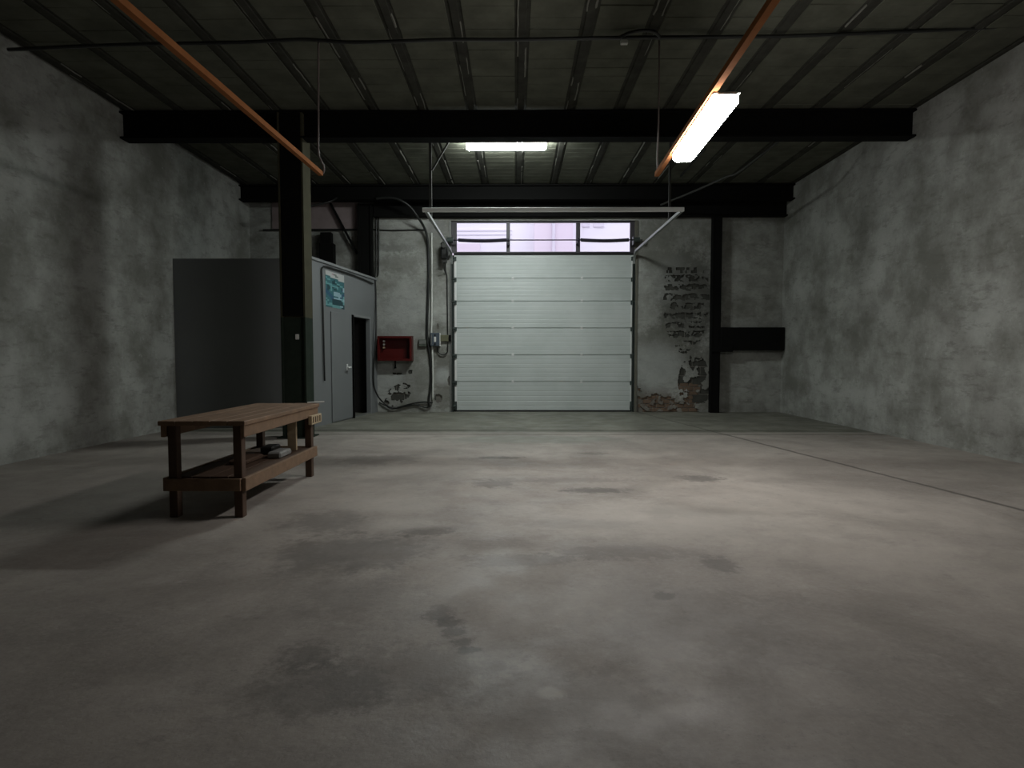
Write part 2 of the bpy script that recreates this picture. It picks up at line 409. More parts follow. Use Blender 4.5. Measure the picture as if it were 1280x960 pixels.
b.box((X0, WY + .035, 0), (DX0 - .02, WY + TH, H)); b.box((DX1 + .02, WY + .035, 0), (X1, WY + TH, H)); b.box((DX0 - .02, WY + .035, DZ1 + .01), (DX1 + .02, WY + TH, H))
b.build('masonry_core', 'mortar_dark', wb)
protos = {}
def brick_at(x0, z0, wd, ht, mat):
    key = (round(wd, 3), round(ht, 3), mat); dy = random.uniform(-.004, .004)
    if key not in protos:
        protos[key] = MB().box((-wd / 2, 0, -ht / 2), (wd / 2, .03, ht / 2), ch=.006).build('brick', mat, wb); o = protos[key]; o.location = (x0, WY + .024 + dy, z0)
        o.matrix_parent_inverse = Matrix.Translation(-Vector(wb.location)); o.rotation_euler = (0, random.uniform(-.01, .01), 0)
    else:
        o = place_copy(protos[key], 'brick', (x0, WY + .024 + dy, z0), wb); o.rotation_euler = (0, random.uniform(-.012, .012), 0)
def any_hole(x0, z0, w_, h_):
    return any(hole(x0 + w_ * a, z0 + h_ * b_) for a in (-.45, -.22, 0, .22, .45) for b_ in (-.4, 0, .4))
for r in range(0, 16):      # large blocks
    z0 = .23 * r + .105
    for c in range(-9, 16):
        x0 = .40 * c + (.2 if r % 2 else 0)
        if z0 < .75 and bx0 - .1 < x0 < bx1 + .1: continue
        if x0 > DX0 - .25 and x0 < DX1 + .25: continue
        if any_hole(x0, z0, .385, .205): brick_at(x0, z0, .385, .205, 'brick_dark')
for r in range(0, 7):       # small bricks low on the right
    z0 = .105 * r + .05
    for c in range(0, 7):
        x0 = bx0 + .23 * c + (.11 if r % 2 else 0) + .02
        if x0 < DX1 + .14 or not any_hole(x0, z0, .215, .09): continue
        brick_at(x0, z0, .215, .09, 'brick_brown')
# side and near walls
for nm, x0, x1, y0, y1, lab in (('wall_left', X0 - .3, X0, YB, WY + TH, 'plain plastered left side wall of the hall'), ('wall_right', X1, X1 + .3, YB, WY + TH, 'plain plastered right side wall of the hall'),
                                ('wall_front', X0 - .3, X1 + .3, YB - .3, YB, 'plain plastered wall behind the viewpoint')):
    tag(MB().box((x0, y0, -.2), (x1, y1, H + .25)).build(nm, 'plaster'), lab, 'wall', kind='structure')

# ---- ceiling: slab, precast joists, hollow blocks
ce = empty('ceiling', (0, 0, H), 'dark concrete ceiling of hollow blocks between narrow joists', 'ceiling', kind='structure')
MB().box((X0 - .3, YB - .3, H + .03), (X1 + .3, WY + TH, H + .25)).build('slab', 'slab', ce)
JX, JS = .075, .813
cols = [JX + JS * k for k in range(-9, 9)]
for x in cols:
    if X0 < x < X1:
        b = MB().box((x - .05, YB, H - .02), (x + .05, WY, H + .04), ch=.008); b.box((x - .1, YB, H - .002), (x + .1, WY, H + .04))
        b.build('joist', 'joist', ce)
ms = MB()
for x in cols:
    if not X0 < x < X1: continue
    for sgn in (-1, 1):
        y = 6.0
        while y < 13.9:
            L = random.uniform(.25, 1.3)
            if random.random() < .33:
                n_ = max(2, int(L / .12))
                ms.tube([(x + sgn * (.05 + .012 * noise.noise(Vector((x, q * L / n_ * 9, y)))), y + q * L / n_, H - .012 + .006 * random.random()) for q in range(n_ + 1)], random.uniform(.008, .017), 5)
            y += L + random.uniform(0, .6)
tag(ms.build('mortar_seam', 'mortar', ce), kind='stuff')
bp = MB().box((-.312, -.1205, -.012), (.312, .1205, .04), ch=.005).build('ceiling_block', 'block', ce)
used = False; rest = MB(); cnt = 0
rows = [y for y in [YB + .12 + .245 * k for k in range(84)] if y < WY - .1]
order = sorted(((0 if (6.3 < y < 9.75) else 1 if (9.75 < y < 13.9 and -4.6 < c + JS / 2 < 4.6) else 2, y, c) for y in rows for c in cols if c > X0 - .3 and c + JS < X1 + .3))
for pr, y, c in order:
    x = c + JS / 2; z = H + random.uniform(-.005, .005) * (1 if y < 9.7 else .12)
    if pr < 2 and cnt < 300:
        if not used: o = bp; used = True; o.location = (x, y, z); o.matrix_parent_inverse = Matrix.Translation(-Vector(ce.location))
        else: o = place_copy(bp, 'ceiling_block', (x, y, z), ce)
        kk = 1 if y < 9.7 else .1; o.rotation_euler = (random.uniform(-.006, .006) * kk, random.uniform(-.008, .008) * kk, 0); cnt += 1
    else:
        rest.box((max(X0, x - .315), y - .1205, z - .012), (min(X1, x + .315), y + .1205, z + .03), ch=.012)
tag(rest.build('ceiling_block_field', 'block', ce), kind='stuff')

# ---- beams and columns
def ibeam_x(name, y0, y1, z0, z1, x0, x1, label, kind='structure', tf=.03):
    ym = (y0 + y1) / 2; t = .02
    pr = [(y0, z0), (y1, z0), (y1, z0 + tf), (ym + t, z0 + tf), (ym + t, z1 - tf), (y1, z1 - tf), (y1, z1), (y0, z1), (y0, z1 - tf), (ym - t, z1 - tf), (ym - t, z0 + tf), (y0, z0 + tf)]
    return tag(MB().prism(pr, 0, x0, x1).build(name, 'black_steel'), label, 'beam', kind=kind)
B1 = at(640, 137, 1); k = (H - .03 - CAMH) / (B1.z - CAMH); YB1 = k   # depth where the ceiling line falls
zb1 = at(640, 172, YB1 + .02).z
ibeam_x('ceiling_beam', YB1, YB1 + .24, zb1, H - .03, X0, X1, 'black steel beam across the ceiling in front of the long white lamp')
YB2 = 13.95; zb2 = at(640, 249, YB2).z
ibeam_x('ceiling_beam', YB2, YB2 + .24, zb2, H - .03, X0, X1, 'black steel beam across the ceiling close to the back wall')
lz0, lz1 = at(640, 271, WY - .12).z, at(640, 247, WY - .12).z
ibeam_x('lintel_beam', WY - .2, WY - .005, lz0, lz1, at(466, 260, WY - .2).x, X1, 'black steel lintel on the back wall above the three windows')
# near left column: dark steel section, two-tone paint
cy0 = 9.8; cxr = at(380, 300, cy0).x; cxl = cxr - .42
co = empty('steel_column', (cxr - .2, cy0, 0), 'dark green steel column behind the wooden bench, olive on its upper flank', 'column', kind='structure')
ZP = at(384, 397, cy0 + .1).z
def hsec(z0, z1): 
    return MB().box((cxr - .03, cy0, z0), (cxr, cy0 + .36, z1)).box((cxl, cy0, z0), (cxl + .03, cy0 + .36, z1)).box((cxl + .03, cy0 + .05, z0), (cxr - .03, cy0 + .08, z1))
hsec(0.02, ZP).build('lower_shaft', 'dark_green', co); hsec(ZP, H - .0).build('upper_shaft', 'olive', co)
MB().box((cxl - .08, cy0 - .06, 0), (cxr + .06, cy0 + .42, .02), ch=.004).build('base_plate', 'dark_green', co)
MB().box((cxl + .035, cy0 + .01, ZP + .02), (cxr - .035, cy0 + .045, H - .04)).build('web_shade_sheet', 'black_steel', co)  # added black sheet: paints the column front dark, as in shade
# small white switch on the column
s_ = at(370.5, 421, cy0); tag(MB().box((s_.x - .03, cy0 + .022, s_.z - .045), (s_.x + .03, cy0 + .052, s_.z + .045), ch=.006).build('light_switch', 'white_plastic'), 'small white switch on the dark green column', 'switch')
# back column above the office
YC = 14.3
c1, c2 = at(447, 300, YC), at(465, 300, YC)
cc = MB().box((c1.x, YC, 3.36), (c1.x + .05, WY - .03, zb2 - .001)).box((c2.x - .05, YC, 3.36), (c2.x, WY - .03, zb2 - .001)).box((c1.x + .05, YC + .03, 3.36), (c2.x - .05, YC + .07, zb2 - .001)).build('wall_column', 'black_steel')
tag(cc, 'black steel column rising above the grey office beside the twin conduits', 'column', kind='structure')
c1, c2 = at(890, 400, WY - .2), at(901, 400, WY - .2)
cr = MB().box((c1.x, WY - .2, 0), (c1.x + .03, WY - .03, lz0 - .002)).box((c2.x - .03, WY - .2, 0), (c2.x, WY - .03, lz0 - .002)).box((c1.x + .03, WY - .19, 0), (c2.x - .03, WY - .16, lz0 - .002)).build('wall_column', 'black_steel')
tag(cr, 'black steel column on the right of the back wall beside the peeling blocks', 'column', kind='structure')
a, b_ = at(894, 409, WY - .26), at(894, 440, WY - .26)
rb = empty('wall_rack', (c2.x + .3, WY - .15, b_.z), 'dark steel cross rail bolted beside the right wall column', 'rail')
MB().box((c2.x + .004, WY - .22, b_.z + .04), (X1 - .02, WY - .03, a.z), ch=.01).build('cross_rail', 'black_steel', rb)
MB().box((c1.x - .01, WY - .235, b_.z), (c2.x + .3, WY - .205, b_.z + .14), ch=.006).build('bracket', 'black_steel', rb)

# ================================================================ DOOR AND WINDOWS
YD = WY + .06        # door leaf plane
# reveal / brown jambs
jr = tag(MB().box((DX1 - .055, WY - .025, 0), (DX1 + .02, WY + TH, DZ1)).build('trim_2', 'brown_jamb'), 'brown grey steel jamb on the right of the loading door', 'trim', kind='structure')
jl = tag(MB().box((DX0 - .02, WY - .03, 0), (DX0 + .03, WY + TH, DZ1)).build('trim_1', 'mid_steel'), 'grey steel jamb on the left of the loading door', 'trim', kind='structure')
dr = empty('door_1', ((DX0 + DX1) / 2, YD, 0), 'large closed white sectional loading door of six ribbed panels', 'door', kind='structure')
dl, drt = at(568, 400, YD).x, at(791, 400, YD).x
ys = [515, 477, 443.5, 410, 376.5, 348, 318.5]
dps = []
zs = [0.03] + [at(680, y, YD).z for y in ys[1:]]
for i in range(6):
    z0, z1 = zs[i] + .009, zs[i + 1] - .009
    # ribbed front: shallow V grooves
    pr = [(YD + .045, z0 - .009), (YD + .045, z1 + .009), (YD + .022, z1 + .009), (YD + .022, z1), (YD, z1 - .004)]
    n_ = 5; step = (z1 - z0) / (n_ + 1)
    for q in range(1, n_ + 1):
        zc = z1 - step * q; pr += [(YD, zc + .014), (YD + .0028, zc + .004), (YD + .0028, zc - .004), (YD, zc - .014)]
    pr += [(YD, z0 + .004), (YD + .022, z0), (YD + .022, z0 - .009)]
    dp = MB().prism(pr, 0, dl, drt).build('door_panel', 'panel', dr); dps.append(dp)
    # end stiffener strips
    for xa, xb in ((dl, dl + .055), (drt - .055, drt)):
        MB().box((xa + .001, YD - .006, z0 + .012), (xb, YD + .004, z1 - .012), ch=.002).build('edge_strip', 'white_metal', dp)
MB().box((DX0 + .0, YD + .05, 0), (dl + .03, YD + .08, zs[6])).build('side_seal', 'seal', dr); MB().box((drt - .03, YD + .05, 0), (DX1, YD + .08, zs[6])).build('side_seal', 'seal', dr)
MB().box((dl, YD + .002, .0), (drt, YD + .04, .031)).build('bottom_seal', 'seal', dr)
MB().box((dl - .01, YD - .01, zs[6] - .002), (drt + .01, YD + .05, zs[6] + .05)).build('top_seal', 'seal', dr)
for i, z in enumerate(zs):
    zz = z + (.09 if i == 0 else -.10 if i == 6 else -.035)
    for sx, xc in ((-1, dl + .02), (1, drt - .02)):
        b = MB().box((xc - .04, YD - .05, zz - .05), (xc + .04, YD - .007, zz + .05), ch=.006); b.tube([(xc - sx * -.0, YD - .06, zz + .02), (xc + sx * .07, YD - .06, zz + .02)], .02, 8)
        if i == 0: b.box((xc - .035, YD - .03, zz - .08), (xc + .035, YD - .006, zz + .14))
        b.build('roller_hinge', 'dark_track', dr)
    if 0 < i < 6:
        for px in (641, 727):
            x = at(px, 400, YD).x
            hb = MB().box((x - .03, YD - .008, z - .035), (x + .03, YD + .0, z + .035), ch=.002); hb.tube([(x - .03, YD - .01, z), (x + .03, YD - .01, z)], .008, 6)
            hb.build('centre_hinge', 'white_metal', dps[i - 1])
# tracks
tr = empty('door_track', ((DX0 + DX1) / 2, WY, 0), 'galvanised overhead door track with a pale cross tube at its near end', 'track')
tzl = at(528, 262.5, 10.3)
ZT = tzl.z; YE = 10.3
xtl, xtr = at(565, 400, WY - .03).x, at(792, 400, WY - .03).x
for nm, xt in (('l', xtl), ('r', xtr)):
    b = MB(); b.box((xt - .03, WY - .03, 0.0), (xt - .02, WY + .02, ZT - .28)); b.box((xt + .02, WY - .03, 0), (xt + .03, WY + .02, ZT - .28)); b.box((xt - .03, WY + .02, 0), (xt + .03, WY + .03, ZT - .28))
    b.build('vertical_track', 'dark_track', tr)
    pts = [(xt, WY - .0, ZT - .28)] + [(xt, WY - .30 + .30 * math.cos(a_), ZT - .28 + .28 * math.sin(a_)) for a_ in [math.radians(q) for q in range(15, 91, 15)]] + [(xt, YE, ZT)]
    b = MB()
    for p_, q_ in zip(pts[:-1], pts[1:]): b.bar(p_, q_, .05, .05)
    b.build('horizontal_track', 'track', tr)
xe0, xe1 = at(528, 262, YE).x, at(855, 262, YE).x
MB().box((xe0, YE - .03, ZT - .035), (xe1, YE + .03, ZT + .035), ch=.006).build('cross_tube', 'galv', tr)
# hangers
YH = 11.15
hx = at(538, 220, YH).x
b = MB(); ctop = H - .035
b.bar((hx, YH, ZT), (hx, YH, ctop), .05, .05)
b.build('hanger_rod', 'dark_steel', tr)
xa, xb = at(515, 180, YH).x, at(581, 180, YH).x
MB().box((xa, YH - .05, ctop - .04), (xb, YH + .02, ctop), ch=.004).build('ceiling_angle', 'black_steel', tr)
MB().bar((at(561, 184, YH).x, YH - .01, ctop - .03), (hx + .03, YH, at(541, 213, YH).z), .035, .03).build('diagonal_brace', 'dark_steel', tr)
hx2 = at(837, 250, YH + .1).x
MB().bar((hx2, YH + .1, ZT - .0), (hx2, YH + .1, ctop), .04, .04).build('hanger_rod', 'dark_steel', tr)
# torsion shaft, springs, bearings
YT = WY - .17
zt = at(680, 300, YT).z
ts = empty('torsion_shaft', (at(680, 300, YT).x, YT, zt), 'thin shaft with two thick black springs crossing in front of the windows', 'shaft')
MB().tube([(at(553, 300, YT).x, YT, zt), (at(803, 300, YT).x, YT, zt)], .014, 8).build('shaft', 'spring', ts, True)
for pa, pb in ((573, 633), (726, 786)):
    x0, x1 = at(pa, 300, YT).x, at(pb, 300, YT).x; b = MB(); n_ = 150; pts = []
    for q in range(n_ * 3 + 1):
        a_ = 2 * math.pi * q / 6; pts.append((x0 + (x1 - x0) * q / (n_ * 3), YT + .038 * math.cos(a_), zt - .022 * math.sin(math.pi * q / (n_ * 3)) + .038 * math.sin(a_)))
    b.tube(pts, .010, 4)
    core = [(x0 + (x1 - x0) * q / 12, YT, zt - .022 * math.sin(math.pi * q / 12)) for q in range(13)]
    b.tube(core, .04, 8)
    b.build('torsion_spring', 'spring', ts)
for px in (635, 723):
    x = at(px, 300, YT).x; b = MB().box((x - .03, YT + .02, zt - .07), (x + .03, WY + .05, zt + .05)); b.tube([(x - .02, YT, zt - .0), (x + .02, YT, zt)], .045, 10); b.tube([(x, YT - .02, zt - .05), (x, YT - .02, zt - .12)], .012, 6)
    b.build('bearing_bracket', 'spring', ts)
for px in (563, 796):
    x = at(px, 300, YT).x; b = MB().tube([(x - .07, YT, zt), (x + .07, YT, zt)], .065, 14); b.box((x - .09, YT - .05, zt - .11), (x - .08, WY - .03, zt + .09)); 
    b.build('cable_drum', 'dark_track', ts)
mo = empty('door_motor', (at(556, 312, YT).x, YT, at(556, 325, YT).z), 'black chain hoist motor beside the upper left door corner', 'motor')
m0, m1 = at(551.5, 303, YT - .03), at(560, 325, YT - .03)
MB().box((m0.x, YT - .14, m1.z), (m1.x, YT + .12, m0.z), ch=.03).build('motor_body', 'cable', mo)
MB().tube([(m0.x + .08, YT - .14, m0.z - .1), (m0.x + .08, YT - .2, m0.z - .1)], .06, 12).build('chain_wheel', 'dark_steel', mo)
MB().box((m0.x + .02, YT - .1, m1.z - .07), (m1.x - .03, YT + .05, m1.z)).build('terminal_box', 'dark_steel', mo)
# windows above the door
wn = empty('window_1', ((DX0 + DX1) / 2, WY + .1, DZ1), 'row of three bright windows over the loading door in a dark frame', 'window', kind='structure')
YW = WY + .1
wz0, wz1 = at(680, 315, YW).z, at(680, 278.5, YW).z
bars = [(567, 571), (633, 637.5), (720, 725), (787.5, 791.5)]
xs = [(at(a_, 300, YW).x, at(b2, 300, YW).x) for a_, b2 in bars]
MB().box((DX0 + .03, YW - .04, wz1), (DX1 - .055, YW + .04, DZ1 - .0)).build('head_rail', 'window_frame', wn)
MB().box((DX0 + .03, YW - .04, zs[6] + .055), (DX1 - .055, YW + .04, wz0)).build('sill_rail', 'window_frame', wn)
MB().box((DX0 + .03, YW - .04, wz0), (xs[0][1], YW + .04, wz1)).build('side_rail', 'window_frame', wn)
MB().box((xs[3][0], YW - .04, wz0), (DX1 - .055, YW + .04, wz1)).build('side_rail', 'window_frame', wn)
for i in (1, 2): MB().box((xs[i][0], YW - .04, wz0), (xs[i][1], YW + .04, wz1)).build('mullion', 'window_frame', wn)
for i in range(3): MB().box((xs[i][1], YW + .005, wz0), (xs[i + 1][0], YW + .013, wz1)).build('window_pane', 'glass', wn)
# what shows outside: a pale building over the road
YO = 26.0
nb = empty('neighbour_building', (2, YO, 0), 'pale lilac building seen through the windows above the door', 'building')
MB().box((-16, YO, -.2), (20, YO + 6, 14)).build('wall', 'facade', nb)
pa, pb = at(668, 300, YO - .5), at(716, 300, YO - .5); MB().box((pa.x, YO - .5, -.2), (pb.x, YO + .01, 12)).build('bay', 'facade_pink', nb)
x = at(692, 300, YO - .6).x; MB().tube([(x, YO - .58, 0), (x, YO - .58, 12)], .07, 8).build('drainpipe', 'facade_grey', nb)
for py in (289, 294, 299): z = at(600, py, YO).z; MB().box((-16, YO - .04, z), (at(640, 300, YO).x, YO + .01, z + .06)).build('cornice', 'facade_grey', nb)
a, b_ = at(560, 305, YO), at(600, 330, YO); MB().box((a.x - 3, YO - .08, b_.z), (b_.x, YO + .01, a.z)).build('lower_panel', 'facade_pink', nb)
for pxa, pxb in ((728, 737), (742, 755)):
    a, b_ = at(pxa, 279, YO), at(pxb, 284, YO); MB().box((a.x, YO - .06, b_.z), (b_.x, YO + .01, b_.z + 1.2)).build('window', 'facade_grey', nb)
tag(MB().box((-30, WY + .31, -.4), (30, 60, -.1)).build('street', 'asphalt'), 'road surface outside the loading door', 'road', kind='structure')

# ================================================================ OFFICE
PA, PB = Vector((-3.97, 11.2, 0)), Vector((-3.47, WY - .03, 0))
ud = (PB - PA).normalized(); UL = (PB - PA).length; nd = Vector((ud.y, -ud.x, 0))     # nd points into the hall (+x)
OM = Matrix(((ud.x, nd.x, 0, PA.x), (ud.y, nd.y, 0, PA.y), (0, 0, 1, 0), (0, 0, 0, 1)))  # local (u, out, z)
def on_office(px, py, off=0):
    d = ROT @ Vector(((px - 640) / F, (480 - py) / F, -1)); o = Vector((0, 0, CAMH)); p0 = PA + nd * off
    t = (p0 - o).dot(nd) / d.dot(nd); p = o + d * t; return (p - PA).dot(ud), p.z
OZ = at(388, 323, 11.2).z
u0 = on_office(440.5, 450)[0]; u1 = on_office(462.3, 450)[0]; dzt = on_office(450, 397)[1]; T = -.09
of = empty('wall_office', PA, 'pale blue grey office partition with a dark open doorway', 'wall', kind='structure')
b = MB(); b.box((0, T, 0), (u0, 0, OZ), OM); b.box((u1, T, 0), (UL, 0, OZ), OM); b.box((u0, T, dzt), (u1, 0, OZ), OM); b.build('side_partition', 'office', of)
MB().box((X0, 11.2, 0), (PA.x - .002, 11.29, OZ)).build('front_partition', 'office', of)
MB().box((0, -.1, OZ), (UL, .03, OZ + .05), OM).build('top_rail', 'office_trim', of)
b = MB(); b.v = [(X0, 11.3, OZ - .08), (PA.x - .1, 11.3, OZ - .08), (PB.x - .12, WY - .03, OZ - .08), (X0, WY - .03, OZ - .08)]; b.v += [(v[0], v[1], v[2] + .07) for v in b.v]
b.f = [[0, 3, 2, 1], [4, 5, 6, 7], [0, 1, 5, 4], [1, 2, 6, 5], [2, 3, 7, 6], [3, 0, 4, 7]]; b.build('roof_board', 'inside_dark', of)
MB().box((X0, WY - .06, 0), (PB.x - .12, WY - .035, OZ - .09)).box((X0, 11.3, .001), (PB.x - .75, WY - .07, .004)).build('inner_shade_sheet', 'inside_dark', of)  # added dark sheets on wall and floor, painting in the office's shade
fr = MB(); fr.box((u1, 0, 0), (u1 + .05, .015, dzt + .05), OM); fr.box((u0, 0, dzt), (u1, .015, dzt + .05), OM)
fr.build('door_surround', 'office_trim', of)
# sliding leaf pushed aside in front of the partition
ul = on_office(417, 450, .06)[0]; ur = on_office(443, 450, .06)[0]
lf = empty('door_2', OM @ Vector((ur, .05, 0)), 'pale grey sliding office door with a black closing edge, pushed open', 'door', kind='structure')
MB().box((ul, .002, .02), (ur - .035, .024, dzt + .03), OM, ch=.004).build('door_leaf', 'office', lf); leaf = lf.children[0]
MB().box((ur - .034, .0, .005), (ur + .01, .06, dzt + .03), OM).build('closing_edge', 'black_steel', lf)
MB().box((u0 + .04, -.09, 0), (u1, .01, .03), OM).build('threshold', 'mid_steel', lf)
uh, zh = on_office(438, 459, .1)
hb = MB().box((uh - .03, .0245, zh - .07), (uh + .03, .034, zh + .07), OM, ch=.002)
hb.tube([OM @ Vector((uh, .03, zh)), OM @ Vector((uh, .11, zh))], .02, 8); hb.tube([OM @ Vector((uh + .01, .11, zh)), OM @ Vector((uh - .13, .11, zh - .01))], .016, 8)
hb.build('door_handle', 'white_metal', leaf)
# poster
cs = [on_office(406, 338.6), on_office(429.5, 343.3), on_office(407.3, 383.4), on_office(430.5, 386.6)]
pu0, pu1 = (cs[0][0] + cs[2][0]) / 2, (cs[1][0] + cs[3][0]) / 2; pz1, pz0 = (cs[0][1] + cs[1][1]) / 2, (cs[2][1] + cs[3][1]) / 2
ART = ["WWWWWWWWWWWW", "WWWWPGGWWWWW", "WWWWWWGGWWWW", "TTTWWWWWWWWW", "tTTTTTTTWWWW", "TttTTDTTTTTT", "TTTTDDtTTTTT", "tTTTDDDttTTT", "ttttTTTDDttT", "TDTtttttTTTb",
       "TDDtDTTtTTDb", "TDDtTDDTTTBb", "BDTtTTTTTTTT", "BBTTTbbbbTTB", "BBBTTbbbbbBB", "TBBBTbbbbbBt", "TTBBBTTTbBBt", "TTTBBbbbbbtb", "tTTBDDDDDDtb", "TtTTDDDDDDDt", "tTTTDDDDDDDt", "tTttDDDDDDDD", "tttttttttbbD", "TTTTttttttDD"]
PC = {'W': (.46, .47, .46), 'P': (.42, .28, .3), 'G': (.16, .18, .17), 'T': (.035, .145, .165), 't': (.12, .30, .31), 'D': (.010, .05, .065), 'b': (.26, .40, .46), 'B': (.02, .085, .16)}
pm = NT('poster_print'); pat = pm.add('ShaderNodeVertexColor'); pat.layer_name = 'print'; pm.link(pat.outputs[0], pm.p.inputs['Base Color']); pm.p.inputs['Roughness'].default_value = .35
pv = MB(); R_, C_ = len(ART), 12; colr = []
for r in range(R_ + 1):
    for c in range(C_ + 1): pv.v.append(tuple(OM @ Vector((pu0 + (pu1 - pu0) * c / C_, .006, pz1 + (pz0 - pz1) * r / R_))))
for r in range(R_):
    for c in range(C_):
        i = r * (C_ + 1) + c; pv.f.append([i, i + C_ + 1, i + C_ + 2, i + 1]); colr.append(PC[ART[r][c]])
nn = len(pv.v)
pv.box((pu0, .001, pz0), (pu1, .005, pz1), OM)
po = pv.build('poster', pm.m, fix=False); ca_ = po.data.color_attributes.new('print', 'FLOAT_COLOR', 'CORNER')
for p in po.data.polygons:
    cl = colr[p.index] if p.index < len(colr) else (.4, .4, .4)
    for li in p.loop_indices: ca_.data[li].color = (*cl, 1)
tag(po, 'teal and white poster on the grey office wall', 'poster')
# conduit on the office wall
def ow(px, py, off=.03): u, z = on_office(px, py, off); return OM @ Vector((u, off, z))
cable('wall_conduit', [ow(466, 354.5), ow(455, 349.5), ow(440, 343.5), ow(420, 337), ow(408, 333.2), ow(404, 334), ow(402.2, 338), ow(402.5, 350), ow(404, 400), ow(405.2, 450), ow(406, 476)], .018, 'cable',
      'thin black conduit along the top of the office wall and down past the poster', 'pipe')
# bits lying on the office roof
p = on_office(418, 330); q = OM @ Vector((p[0], -.25, 0)); tag(MB().box((q.x - .35, q.y - .5, OZ - .009), (q.x - .0, q.y + .35, OZ + .075), ch=.01).build('loose_board', 'wood_pale'), 'pale board lying on the office roof above the poster', 'board')
p = on_office(446, 340); q = OM @ Vector((p[0], -.3, 0)); tag(MB().box((q.x - .2, q.y - .12, OZ - .01), (q.x + .05, q.y + .12, OZ + .14), ch=.02).build('small_box', 'dark_steel'), 'small dark box on the office roof near the back column', 'box')

# upper left of the back wall
a, b_ = at(340, 252, WY - .02), at(447, 286, WY - .02)
tag(MB().box((a.x, WY - .035, b_.z), (b_.x, WY - .008, a.z)).build('wall_board', 'pinkish'), 'dull pinkish board high on the wall left of the black column', 'board')
a, b_ = at(330, 287, WY - .05), at(447, 289, WY - .05)
z = at(420, 287.5, WY - .03).z
tag(MB().tube([(at(330, 287, WY).x, WY - .05, z), (c1.x * 0 + at(446.5, 287, WY - .03).x, WY - .05, z)], .022, 8).build('horizontal_conduit', 'cable'), 'black conduit along the lower edge of the pinkish board', 'pipe')
z2 = at(500, 287.5, WY - .03).z
cable('horizontal_conduit', [(at(467, 288, WY - .03).x, WY - .03, z2 + .01), (at(490, 288, WY - .03).x, WY - .03, z2 - .01), (at(515, 288, WY - .03).x, WY - .03, z2), (at(531, 288, WY - .03).x, WY - .03, z2)], .018, 'cable', 'black conduit from the back column to the big hanging cable', 'pipe')
a, b_ = at(400, 290, WY - .2), at(416.5, 304, WY - .2)
b = MB().box((a.x, WY - .2, OZ + .0), (b_.x - .05, WY - .03, a.z), ch=.01).box((a.x - .02, WY - .22, OZ), (b_.x + .01, WY - .03, b_.z), ch=.01)
tag(b.build('dark_duct', 'black_steel'), 'dark upright duct on the wall behind the office roof', 'duct')
tag(MB().bar(at(413, 254, YC + .1), at(446.5, 317, YC + .1), .05, .05).build('steel_brace', 'black_steel'), 'diagonal black brace running down to the back column', 'brace')
cable('slack_wire', [at(350, 266, 13.5), at(375, 260.5, 13.5), at(395, 256, 13.6), at(412, 252, 13.7), at(421, 247.5, 13.9)], .022, 'cable', 'slack black wire under the rear beam left of the black column', 'wire')
cable('diagonal_rod', [at(925, 214, 11.8) + Vector((.5, -.9, H - .045 - at(925, 214, 11.8).z)), at(925, 214, 11.8), at(908, 221, 12.1), at(870, 238, 12.9), at(826, 256, 13.85)], .022, 'dark_steel', 'faint grey rod slanting under the ceiling at upper right', 'rod')

# ================================================================ CABLES, BOXES ON THE BACK WALL
yw = WY - .05
for px in (470.2, 473.4):
    cable('twin_conduit', [at(px, 271.5, yw), at(px, 310, yw), at(px - .2, 340, yw), at(px - 2, 346, yw - .05)], .014, 'cable', 'thin dark vertical conduit close beside the black back column, ' + ('left' if px < 472 else 'right') + ' one of two', 'pipe', 'twin conduits by the back column')
cable('hanging_cable', [at(468.5, 345, yw - .08), at(470, 375, yw - .08), at(470, 420, yw - .3), at(467.5, 450, yw - .3), at(466.8, 475, yw - .3), at(469, 488, yw - .25), at(476, 500, yw - .15), at(488, 509, yw - .08), at(500, 508.5, yw), at(515, 504.5, yw), at(530, 502.5, yw), at(541, 503.5, yw)], .021, 'cable',
      'black cable down the office corner that curves along the wall foot under the red box')
cable('hanging_cable', [at(470, 248.4, 13.9), at(480, 247.3, 13.9), at(492, 247.6, 13.9), at(503, 251.5, 13.92), at(513, 259, 14), at(522, 271, 14.1), at(530, 284, yw - .15), at(534, 297, yw - .06), at(535.6, 320, yw), at(535.5, 360, yw), at(534, 400, yw), at(534.3, 425, yw), at(537.5, 445, yw), at(539, 465, yw), at(538, 485, yw), at(536, 500, yw), at(537, 508, yw)], .03, 'cable',
      'thick black cable arching down the wall left of the door control box')
cable('wall_pipe', [at(539.5, 291, yw), at(539.8, 340, yw), at(539.6, 400, yw), at(539.3, 415, yw + .0), at(540.6, 440, yw), at(541.2, 470, yw), at(540.8, 500, yw)], .022, 'grey_pipe', 'pale grey pipe just right of the thick black cable', 'pipe')
cable('floor_cable', [at(474, 503, yw + .02), at(482, 507, yw), at(491, 511, yw), at(506, 508, yw), at(520, 506, yw + .01), at(532, 509.5, yw), at(539, 507, yw)], .016, 'cable', 'lowest thin black cable along the wall foot left of the door')
cable('control_cable', [at(547, 434, yw), at(547, 438, yw), at(549.5, 442, yw), at(554, 443.5, yw), at(558.3, 441, yw), at(559.8, 435, yw), at(559.5, 400, yw), at(559, 350, yw), at(558.2, 342, yw), at(557, 336, yw), at(556.5, 322, yw - .08)], .013, 'cable', 'thin black cable looping from the control box up to the door motor')
cable('pull_chain', [at(553.8, 325, YT - .17), at(554, 333, YT - .15), at(556, 339, yw - .02), at(556.5, 343, yw)], .009, 'dark_steel', 'short dark chain hanging below the door motor', 'chain')
a, b_ = at(537.5, 416, yw - .12), at(549, 432.5, yw - .12)
cb_ = empty('control_box', ((a.x + b_.x) / 2, WY, b_.z), 'blue grey door control box with a white label left of the loading door', 'control box')
